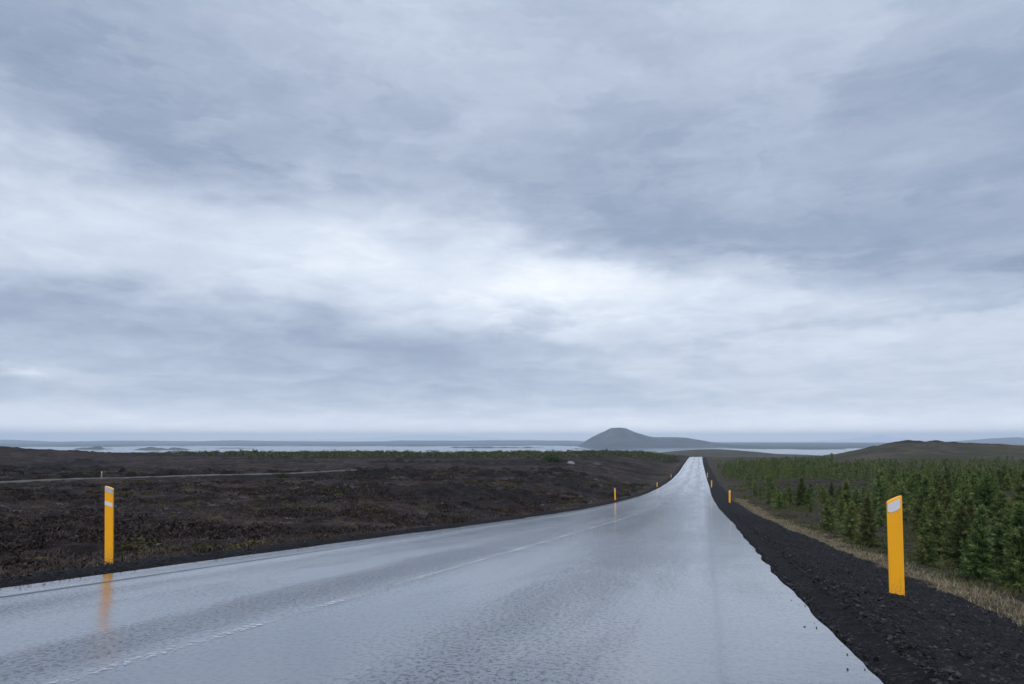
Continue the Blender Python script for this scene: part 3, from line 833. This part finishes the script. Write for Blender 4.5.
SHAPES = [('slender', 0.24, 23, 7), ('slender', 0.27, 21, 8), ('broad', 0.33, 20, 8), ('broad', 0.37, 18, 9), ('bushy', 0.46, 16, 10), ('bushy', 0.42, 18, 9)]
proto_trees = []
for i, (nm, wd, wh, per) in enumerate(SHAPES):
    g = np.random.default_rng(100 + i)
    H = 2.4
    t = thing('conifer_tree', 'conifer', 'tree', (0, 0, 0))
    bend = 0.04 * g.standard_normal(2)
    V, F = tube([(0, 0, -0.15), (0.01, 0, 0.3), (bend[0] * .4, bend[1] * .4, 1.1), (bend[0] * .6, bend[1] * .6, 1.8), (0, 0, 2.36)], [0.055, 0.045, 0.03, 0.018, 0.005])
    py_obj('trunk', V, F, M_BARK, t, True)
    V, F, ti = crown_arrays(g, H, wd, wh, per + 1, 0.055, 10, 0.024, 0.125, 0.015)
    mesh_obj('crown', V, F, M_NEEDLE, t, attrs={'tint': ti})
    proto_trees.append(t)

# positions: a jittered grid over the plantation on the right
def clearing(x, y):
    return max(1.2 * float(gauss(np.array(x / y), np.array(y), 0.47, 92, 0.07, 16)), float(gauss(np.array(x), np.array(y), 42, 117, 10, 7)), float(gauss(np.array(x), np.array(y), 36, 52, 5, 2.2)))
spots = []
g = np.random.default_rng(42)
for Y0 in np.arange(6, 282, 1.75):
    xe = float(road_x(Y0)) + 6.8 / 0.96
    for X0 in np.arange(xe, max(xe + 14, 0.80 * Y0 + 14), 1.75):
        x = X0 + g.uniform(-0.75, 0.75); y = Y0 + g.uniform(-0.75, 0.75)
        d_ = float(lateral(np.array(x), np.array(y)))
        if d_ < (6.9 if y < 22 else (7.4 if y < 40 else 8.0)) + 0.6 * math.sin(y * 0.31) + 0.5 * math.sin(y * 0.83): continue
        if clearing(x, y) > 0.45: continue
        dens = 0.78 if y > 40 else 0.74
        if d_ < 9.5: dens *= 0.85
        nz = float(fbm(np.array(x / 11), np.array(y / 11), 2, 81))
        if nz < -0.34 and y > 22: continue
        if x / y > 0.47 and y > 150 and g.random() < (y - 150) / 65: continue
        if y > 215 and g.random() < (y - 215) / 70: continue
        if g.random() > dens: continue
        h = (1.35 + 1.1 * g.random() ** 1.3 + (0.45 if g.random() < 0.08 else 0) + 0.45 * (nz + 0.2)) * 0.88 * (1.0 if y > 30 else 0.76)
        if d_ < 9.6: h *= 0.80
        if 38 < y < 76 and 0.37 < x / y < 0.56 and d_ > 10: h *= 0.60
        if d_ < 10.5 and g.random() < 0.38: h *= g.uniform(0.45, 0.7)
        spots.append((x, y, h))
# the nearest young trees by the right edge, each where it stands
for (px_, D_, h_) in [(926, 14.6, 0.95), (978, 12.6, 1.45), (1000, 13.2, 1.65), (961, 15.6, 1.35), (1018, 11.6, 1.5), (1042, 12.4, 1.7), (893, 17.5, 1.1), (851, 21.5, 1.2), (829, 25.0, 1.35), (868, 19.6, 1.5), (940, 17.2, 1.45)]:
    x_ = (px_ - 512) / FPX * D_
    spots = [q for q in spots if (q[0] - x_) ** 2 + (q[1] - D_) ** 2 > 0.8]
    spots.append((x_, D_, h_))
sp = np.array(spots)
gzs = ground_height(sp[:, 0], sp[:, 1], False)
px = 512 + FPX * sp[:, 0] / sp[:, 1]
order = np.argsort(-(sp[:, 2] / sp[:, 1]))
inframe = [i for i in order if px[i] < 1110 and sp[i, 1] > 5.5]
indiv = inframe[:300]; iset = set(indiv)
rest = [i for i in range(len(sp)) if i not in iset]
TG = 'young conifers of the plantation'
# rank the front edge trees along the verge for their labels
front = sorted([i for i in indiv if lateral(sp[i, 0], sp[i, 1]) < 10.0], key=lambda i: sp[i, 1])
front_rank = {i: k for k, i in enumerate(front)}
ORD = ['first', 'second', 'third', 'fourth', 'fifth', 'sixth', 'seventh', 'eighth', 'ninth', 'tenth', 'eleventh', 'twelfth', 'thirteenth', 'fourteenth', 'fifteenth', 'sixteenth', 'seventeenth', 'eighteenth', 'nineteenth', 'twentieth', 'twenty-first', 'twenty-second', 'twenty-third', 'twenty-fourth', 'twenty-fifth', 'twenty-sixth', 'twenty-seventh', 'twenty-eighth', 'twenty-ninth', 'thirtieth']
used = set()
for n_, i in enumerate(indiv):
    k = int(g.integers(0, 6))
    o = proto_trees[k] if k not in used else copy_thing(proto_trees[k])
    used.add(k)
    s = sp[i, 2] / 2.4
    o.location = (sp[i, 0], sp[i, 1], gzs[i] - 0.03)
    o.scale = (s * g.uniform(0.86, 1.10), s * g.uniform(0.86, 1.10), s * g.uniform(0.94, 1.10))
    o.rotation_euler = (g.uniform(-0.05, 0.05), g.uniform(-0.05, 0.05), g.uniform(0, 6.28))
    nm = SHAPES[k][0]; tall = 'tall' if sp[i, 2] > 2.15 else ('small' if sp[i, 2] < 1.75 else 'middling')
    if i in front_rank and front_rank[i] < len(ORD):
        q = front_rank[i]
        o['label'] = (f'{tall} {nm} young conifer, ' + ('nearest' if q == 0 else f'{ORD[q]} nearest') + ' in the front row along the right verge')
    else:
        col_ = 'behind the large right marker post' if 872 < px[i] < 922 else ('at the right edge of the photo' if px[i] > 980 else ('right of the large marker post' if px[i] > 905 else ('left of the large marker post' if px[i] > 800 else 'near the far road')))
        row_ = 'near rows' if sp[i, 1] < 26 else ('middle rows' if sp[i, 1] < 40 else 'far rows')
        o['label'] = f'{tall} {nm} conifer in the {row_}, {col_}'
    o['category'] = 'tree'; o['group'] = TG

# the rest of the plantation: one object
Vs, Fs, Ts = [], [], []; base = 0
lows = []
for q in range(5):
    gg = np.random.default_rng(300 + q)
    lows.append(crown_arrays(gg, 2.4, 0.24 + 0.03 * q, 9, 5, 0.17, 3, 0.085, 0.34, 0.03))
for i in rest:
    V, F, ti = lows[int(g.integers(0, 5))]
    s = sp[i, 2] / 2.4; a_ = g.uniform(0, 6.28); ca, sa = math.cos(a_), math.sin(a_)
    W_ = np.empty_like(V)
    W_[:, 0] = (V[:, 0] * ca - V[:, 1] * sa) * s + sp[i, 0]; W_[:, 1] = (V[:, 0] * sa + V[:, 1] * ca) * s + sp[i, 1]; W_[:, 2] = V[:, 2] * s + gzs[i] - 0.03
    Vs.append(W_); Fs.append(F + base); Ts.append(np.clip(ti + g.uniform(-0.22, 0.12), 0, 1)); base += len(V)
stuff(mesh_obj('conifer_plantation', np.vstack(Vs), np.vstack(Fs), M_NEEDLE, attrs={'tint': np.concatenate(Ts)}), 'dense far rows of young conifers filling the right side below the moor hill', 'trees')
print('trees', len(indiv), len(rest), 'front', len(front))

# ------------------------------------------------------------------ birch scrub far left, bushes and boulders on the heath
def leaf_cloud(g, cx, cy, cz, rx, rz, n, size):
    d_ = g.standard_normal((n, 3)); d_ /= np.linalg.norm(d_, axis=1)[:, None]
    rad = g.random(n) ** 0.45
    P = d_ * rad[:, None] * np.array([rx, rx, rz]) + np.array([cx, cy, cz + rz * 0.75])
    P[:, 2] = np.maximum(P[:, 2], cz + 0.02)
    a_ = g.standard_normal((n, 3)); a_ /= np.linalg.norm(a_, axis=1)[:, None]
    b_ = np.cross(a_, g.standard_normal((n, 3))); b_ /= np.linalg.norm(b_, axis=1)[:, None]
    V = np.stack([P - a_ * size * .5, P + b_ * size * .5, P + a_ * size * .5, P - b_ * size * .5], 1).reshape(-1, 3)
    return V, np.arange(n * 4).reshape(-1, 4), np.repeat(np.clip(0.4 + 0.3 * g.standard_normal(n), 0, 1), 4)

g = np.random.default_rng(77)
Vs, Fs, Ts = [], [], []; base = 0
for _ in range(2300):
    y = g.uniform(290, 445) if g.random() < 0.8 else g.uniform(235, 300); pxx = g.uniform(150, 678)
    x = (pxx - 512) / FPX * y
    if y < 290 and pxx > 600: continue
    if pxx < 330 and g.random() > (pxx - 120) / 210: continue
    if abs(float(lateral(np.array(x), np.array(y)))) < 9: continue
    if float(fbm(np.array(x / 25), np.array(y / 25), 2, 83)) < -0.25: continue
    z = float(ground_height(np.array([x]), np.array([y]))[0])
    rx = g.uniform(0.9, 2.6); rz = g.uniform(0.35, 0.9) * (1.6 if g.random() < 0.08 else 1)
    V, F, ti = leaf_cloud(g, x, y, z, rx, rz, 26, 0.55)
    Vs.append(V); Fs.append(F + base); Ts.append(np.clip(ti + g.uniform(-0.2, 0.2), 0, 1)); base += len(V)
stuff(mesh_obj('birch_scrub', np.vstack(Vs), np.vstack(Fs), M_LEAF, attrs={'tint': np.concatenate(Ts)}), 'low green birch scrub in a band along the far edge of the heath', 'scrub')

def find_y(px_, row):
    Y = np.exp(np.linspace(math.log(8), math.log(600), 900)); X = (px_ - 512) / FPX * Y
    r_ = HORIZON - FPX * ground_height(X, Y, False) / Y
    i = np.argmin(np.abs(r_ - row)); return float(X[i]), float(Y[i])
def bush(px_, row, rx, rz, label, n=420, size=0.12, row_y=None):
    x, y = find_y(px_, row) if row_y is None else ((px_ - 512) / FPX * row_y, row_y)
    z = float(ground_height(np.array([x]), np.array([y]))[0])
    t = thing('green_bush', label, 'bush', (x, y, z), 0, 'green bushes on the left heath')
    gg = np.random.default_rng(int(px_ * 7))
    V, F, ti = leaf_cloud(gg, 0, 0, 0, rx, rz, n, size)
    V2, F2, ti2 = leaf_cloud(gg, rx * 0.7, 0.1, 0, rx * 0.6, rz * 0.65, n // 2, size)
    mesh_obj('foliage', np.vstack([V, V2]), np.vstack([F, F2 + len(V)]), M_LEAF, t, attrs={'tint': np.concatenate([ti, ti2])})
    sv, sf = tube([(0, 0, -0.1), (0.03, 0, rz * 0.5), (0.05, 0.02, rz)], [0.05, 0.035, 0.015])
    py_obj('stem', sv, sf, M_BARK, t, True)
    return t
bush(282, 479, 0.65, 0.40, 'green bush just below the old track on the left heath')
bush(357, 470, 0.80, 0.55, 'green bush at the far end of the old track, left of a smaller one')
bush(373, 470, 0.70, 0.40, 'smaller green bush right beside the bush at the old track end')
bush(327, 493, 0.42, 0.30, 'green bush in the middle of the brown heath, larger of two close together')
bush(339, 498, 0.30, 0.18, 'low green bush nearest to the road of the two in the middle heath')
bush(163, 456, 1.0, 0.5, 'lone green bush at the far left end of the birch scrub')
bush(40, 452, 1.2, 0.5, 'low green bush on the slope of the left knoll')
bush(551, 463, 2.3, 1.1, 'wide dark green bush mound in front of the birch scrub', 700, 0.3)
bush(610, 455, 2.2, 1.6, 'dark round bush standing above the scrub left of the mountain foot', 700, 0.35)

def boulder(px_, row, rad, mat, label, seed):
    x, y = find_y(px_, row)
    z = float(ground_height(np.array([x]), np.array([y]))[0])
    import bmesh
    bm = bmesh.new(); bmesh.ops.create_icosphere(bm, subdivisions=3, radius=1.0)
    for v in bm.verts:
        c = v.co
        k = 1 + 0.30 * float(fbm(np.array(c.x * 1.4 + seed), np.array(c.y * 1.4 + c.z * 2.1), 3, seed))
        v.co = (c.x * k * rad * 1.3, c.y * k * rad, (c.z * k * 0.62) * rad)
    me = bpy.data.meshes.new('boulder'); bm.to_mesh(me); bm.free(); me.materials.append(mat)
    o = put(bpy.data.objects.new('boulder', me)); o.location = (x, y, z + rad * 0.1)
    return tag(o, label, 'boulder', 'boulders on the heath')
boulder(571, 464, 0.75, M_PALEROCK, 'pale lichen covered boulder right of the dark bush mound', 3)
boulder(597, 466, 0.9, M_ROCK, 'dark lava boulder on the heath right of the pale boulder', 5)

# ------------------------------------------------------------------ haze
def build_haze():
    V = [(-25000, -25000, -75), (25000, -25000, -75), (25000, 25000, -75), (-25000, 25000, -75), (-25000, -25000, 260), (25000, -25000, 260), (25000, 25000, 260), (-25000, 25000, 260)]
    F = [(3, 2, 1, 0), (4, 5, 6, 7), (0, 1, 5, 4), (1, 2, 6, 5), (2, 3, 7, 6), (3, 0, 4, 7)]
    m = bpy.data.materials.new('haze'); m.use_nodes = True; nt = m.node_tree; nt.nodes.clear()
    out = nt.nodes.new('ShaderNodeOutputMaterial'); v = nt.nodes.new('ShaderNodeVolumePrincipled')
    v.inputs['Color'].default_value = (0.68, 0.83, 1.0, 1); v.inputs['Density'].default_value = 8.3e-5
    nt.links.new(v.outputs[0], out.inputs['Volume'])
    o = py_obj('haze', V, F, m)
    o['kind'] = 'stuff'; o['label'] = 'pale blue haze in the far distance'; o['category'] = 'haze'
build_haze()

# ------------------------------------------------------------------ sky
SUN_EL, SUN_AZ = R(48), R(200)      # azimuth from north (+y) clockwise: behind the camera
def build_world():
    w = bpy.data.worlds.new('World'); SC.world = w; w.use_nodes = True
    nt = w.node_tree; bg = nt.nodes['Background']
    G = nt.nodes.new('ShaderNodeTexCoord').outputs['Generated']
    sep = N(nt, 'ShaderNodeSeparateXYZ', Vector=G)
    x, y, z = (E(nt, sep.outputs[i]) for i in range(3))
    zc = z.f('MAXIMUM', 0.0)
    # cloud deck seen in perspective
    den = zc + 0.15
    comb = N(nt, 'ShaderNodeCombineXYZ', X=x / den, Y=y / den)
    deck = comb.outputs[0]
    # bearing and height above the horizon of the viewing direction (degrees)
    az = x.f('ARCTAN2', y) * (180 / math.pi); el = z.f('ARCSINE') * (180 / math.pi)
    wn = N(nt, 'ShaderNodeTexNoise', Vector=mapping(nt, G, (1.0, 1.0, 2.6)), Scale=2.6, Detail=5.0, Roughness=0.55)
    ws = N(nt, 'ShaderNodeSeparateColor', Color=wn.outputs['Color'])
    w1 = E(nt, ws.outputs[0]) - 0.5; w2 = E(nt, ws.outputs[1]) - 0.5
    wn2 = N(nt, 'ShaderNodeTexNoise', Vector=mapping(nt, G, (1.0, 1.0, 3.0)), Scale=9.0, Detail=6.0, Roughness=0.6)
    ws2 = N(nt, 'ShaderNodeSeparateColor', Color=wn2.outputs['Color'])
    w3 = E(nt, ws2.outputs[0]) - 0.5; w4 = E(nt, ws2.outputs[1]) - 0.5
    azw = az + w1 * 14.0 + w3 * 12.0; elw = el + w2 * 4.0 + w4 * 5.0
    def pa(px_): return math.degrees(math.atan((px_ - 512) / FPX))
    def pe(py_, px_=512): return math.degrees(math.atan((HORIZON - py_) / math.hypot(FPX, px_ - 512)))
    def blob(px_, py_, sx, sy, amp, tilt=0.0):
        a0, e0 = pa(px_), pe(py_, px_); sa = sx / 11.9; se = sy / 11.9
        da = azw - a0; de = elw - e0 - (da * tilt if tilt else 0.0)
        q = (da / sa).f('POWER', 2.0) if False else (da / sa) * (da / sa)
        return ((q + (de / se) * (de / se)) * -1.0).f('EXPONENT') * amp
    dw = N(nt, 'ShaderNodeVectorMath'); dw.operation = 'MULTIPLY_ADD'
    nt.links.new(wn2.outputs['Color'], dw.inputs[0]); dw.inputs[1].default_value = (0.42, 0.42, 0.0); nt.links.new(deck, dw.inputs[2])
    dk = dw.outputs[0]
    big = noise(nt, dk, 0.75, 8, 0.58, 0.2); mid = noise(nt, dk, 2.1, 8, 0.60, 0.3); small = noise(nt, dk, 6.5, 6, 0.62, 0.2)
    def curve(x_, pts):
        n = nt.nodes.new('ShaderNodeFloatCurve'); c = n.mapping.curves[0]
        c.points[0].location = pts[0]; c.points[1].location = pts[-1]
        for p in pts[1:-1]: c.points.new(*p)
        n.mapping.update(); nt.links.new(x_.s, n.inputs['Value'])
        return E(nt, n.outputs[0])
    # bearing 0..1 across the view (-45..45 degrees), height 0..1 (0..45 degrees), both ruffled by the cloud noise
    ub = ((azw + 45.0) / 90.0).clamp(); vb = elw
    def cp(pts): return [((pa(p[0]) + 45) / 90, pe(p[1], p[0]) / 45) for p in pts]
    e1 = curve(ub, [(0, 0.50)] + cp([(0, 120), (150, 180), (300, 190), (420, 200), (560, 245), (700, 268), (850, 296), (1010, 318)]) + [(1, 0.17)]) * 45.0
    e2 = curve(ub, [(0, 0.24)] + cp([(0, 262), (100, 264), (150, 286), (250, 296), (320, 312), (420, 326), (500, 312), (545, 308), (590, 345), (680, 400), (1000, 430)]) + [(1, 0.01)]) * 45.0
    above = vb - e1
    D = above.step(-1.8, 3.4)
    deck_t = above.step(0.5, 15.0) * 0.15 + 0.29 + (big - 0.5) * 0.42 + (big.step(0.44, 0.62) - 0.5) * 0.09
    below2 = e2 - vb
    L = below2.step(-1.2, 2.6) * (1.0 - below2.step(2.5, 8.0) * 0.65) * (1.0 - ub.step(0.48, 0.60) * 0.8)
    low_t = 0.57 + (big - 0.5) * 0.30 - L * 0.28
    bl = [(590, 298, 150, 34, 0.36, 0), (390, 262, 170, 26, 0.20, 0), (60, 215, 200, 30, 0.13, 0), (820, 345, 240, 12, 0.06, 0.05), (45, 367, 26, 5, 0.24, 0)]
    for b_ in bl: low_t = low_t + blob(*b_)
    t = low_t + (deck_t - low_t) * D
    for b_ in [(350, 40, 110, 50, 0.12, 0), (960, 130, 60, 24, 0.10, 0.3), (800, 170, 70, 26, 0.10, 0.2), (780, 265, 60, 8, 0.14, -0.22), (940, 272, 40, 10, 0.10, 0.1),
               (990, 266, 30, 5, -0.14, 0), (840, 329, 210, 6, -0.12, 0.07), (20, 60, 150, 80, -0.08, 0), (1010, 60, 120, 60, -0.08, 0)]: t = t + blob(*b_)
    streak = noise(nt, mapping(nt, G, (1.2, 1.2, 11.0)), 2.6, 5, 0.58, 0.25) - 0.5
    t = t + (mid - 0.5) * 0.27 + (mid.step(0.45, 0.60) - 0.5) * 0.04 + (small - 0.5) * 0.14 + streak * 0.20
    low = ((el / 1.9) * (el / 1.9) * -1.0).f('EXPONENT')
    t = t + low * 0.42 + (el / 12.0).f('POWER', 2.0).f('MULTIPLY', -1.0).f('EXPONENT') * 0.06
    ramp = nt.nodes.new('ShaderNodeValToRGB')
    nt.links.new(t.clamp().s, ramp.inputs[0])
    el_ = ramp.color_ramp.elements
    el_[0].position = 0.0; el_[0].color = (0.190, 0.240, 0.340, 1)
    el_[1].position = 1.0; el_[1].color = (0.89, 0.93, 0.98, 1)
    for p_, c_ in ((0.25, (0.297, 0.358, 0.485, 1)), (0.5, (0.462, 0.530, 0.652, 1)), (0.75, (0.655, 0.718, 0.825, 1))):
        e_ = el_.new(p_); e_.color = c_
    warm = mixc(nt, (low * 0.6).clamp(), ramp.outputs[0], (0.80, 0.77, 0.79))
    # overcast is brighter overhead; unseen sky there and behind is lifted to light posts
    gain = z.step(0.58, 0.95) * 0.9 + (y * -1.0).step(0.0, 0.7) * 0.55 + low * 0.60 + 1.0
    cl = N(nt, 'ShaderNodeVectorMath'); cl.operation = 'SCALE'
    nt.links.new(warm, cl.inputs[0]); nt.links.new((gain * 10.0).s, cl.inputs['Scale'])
    sky = nt.nodes.new('ShaderNodeTexSky'); sky.sky_type = 'NISHITA'; sky.sun_disc = False
    sky.sun_elevation = SUN_EL; sky.sun_rotation = SUN_AZ
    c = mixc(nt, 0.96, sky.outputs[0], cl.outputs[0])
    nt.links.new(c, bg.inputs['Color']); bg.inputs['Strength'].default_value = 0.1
    w.cycles.sampling_method = 'MANUAL'; w.cycles.sample_map_resolution = 512
build_world()

sl = bpy.data.lights.new('sun', 'SUN'); sl.energy = 1.5; sl.angle = R(25); sl.color = (1.0, 0.96, 0.9)
so = put(bpy.data.objects.new('sun', sl)); so.rotation_euler = (math.pi / 2 - SUN_EL, 0, math.pi - SUN_AZ)
# the lamp shines along its -z; point it from the sun's place down to the scene
from mathutils import Vector
sdir = Vector((math.sin(SUN_AZ) * math.cos(SUN_EL), math.cos(SUN_AZ) * math.cos(SUN_EL), math.sin(SUN_EL)))
so.rotation_euler = (-sdir).to_track_quat('-Z', 'Y').to_euler()

# ------------------------------------------------------------------ camera and render settings
cd = bpy.data.cameras.new('camera'); cd.lens = 24.0; cd.sensor_width = 36.0; cd.clip_end = 150000; cd.clip_start = 0.05
cd.shift_y = (HORIZON - 342.0) / 1024.0
cam = put(bpy.data.objects.new('camera', cd)); cam.rotation_euler = (R(90), 0, 0)
SC.camera = cam
SC.view_settings.view_transform = 'Standard'; SC.view_settings.look = 'None'; SC.view_settings.exposure = 0.2; SC.view_settings.gamma = 1
SC.view_settings.use_curve_mapping = False
SC.cycles.use_denoising = True
SC.cycles.max_bounces = 5; SC.cycles.volume_bounces = 0; SC.cycles.transparent_max_bounces = 6
SC.cycles.caustics_reflective = False; SC.cycles.caustics_refractive = False
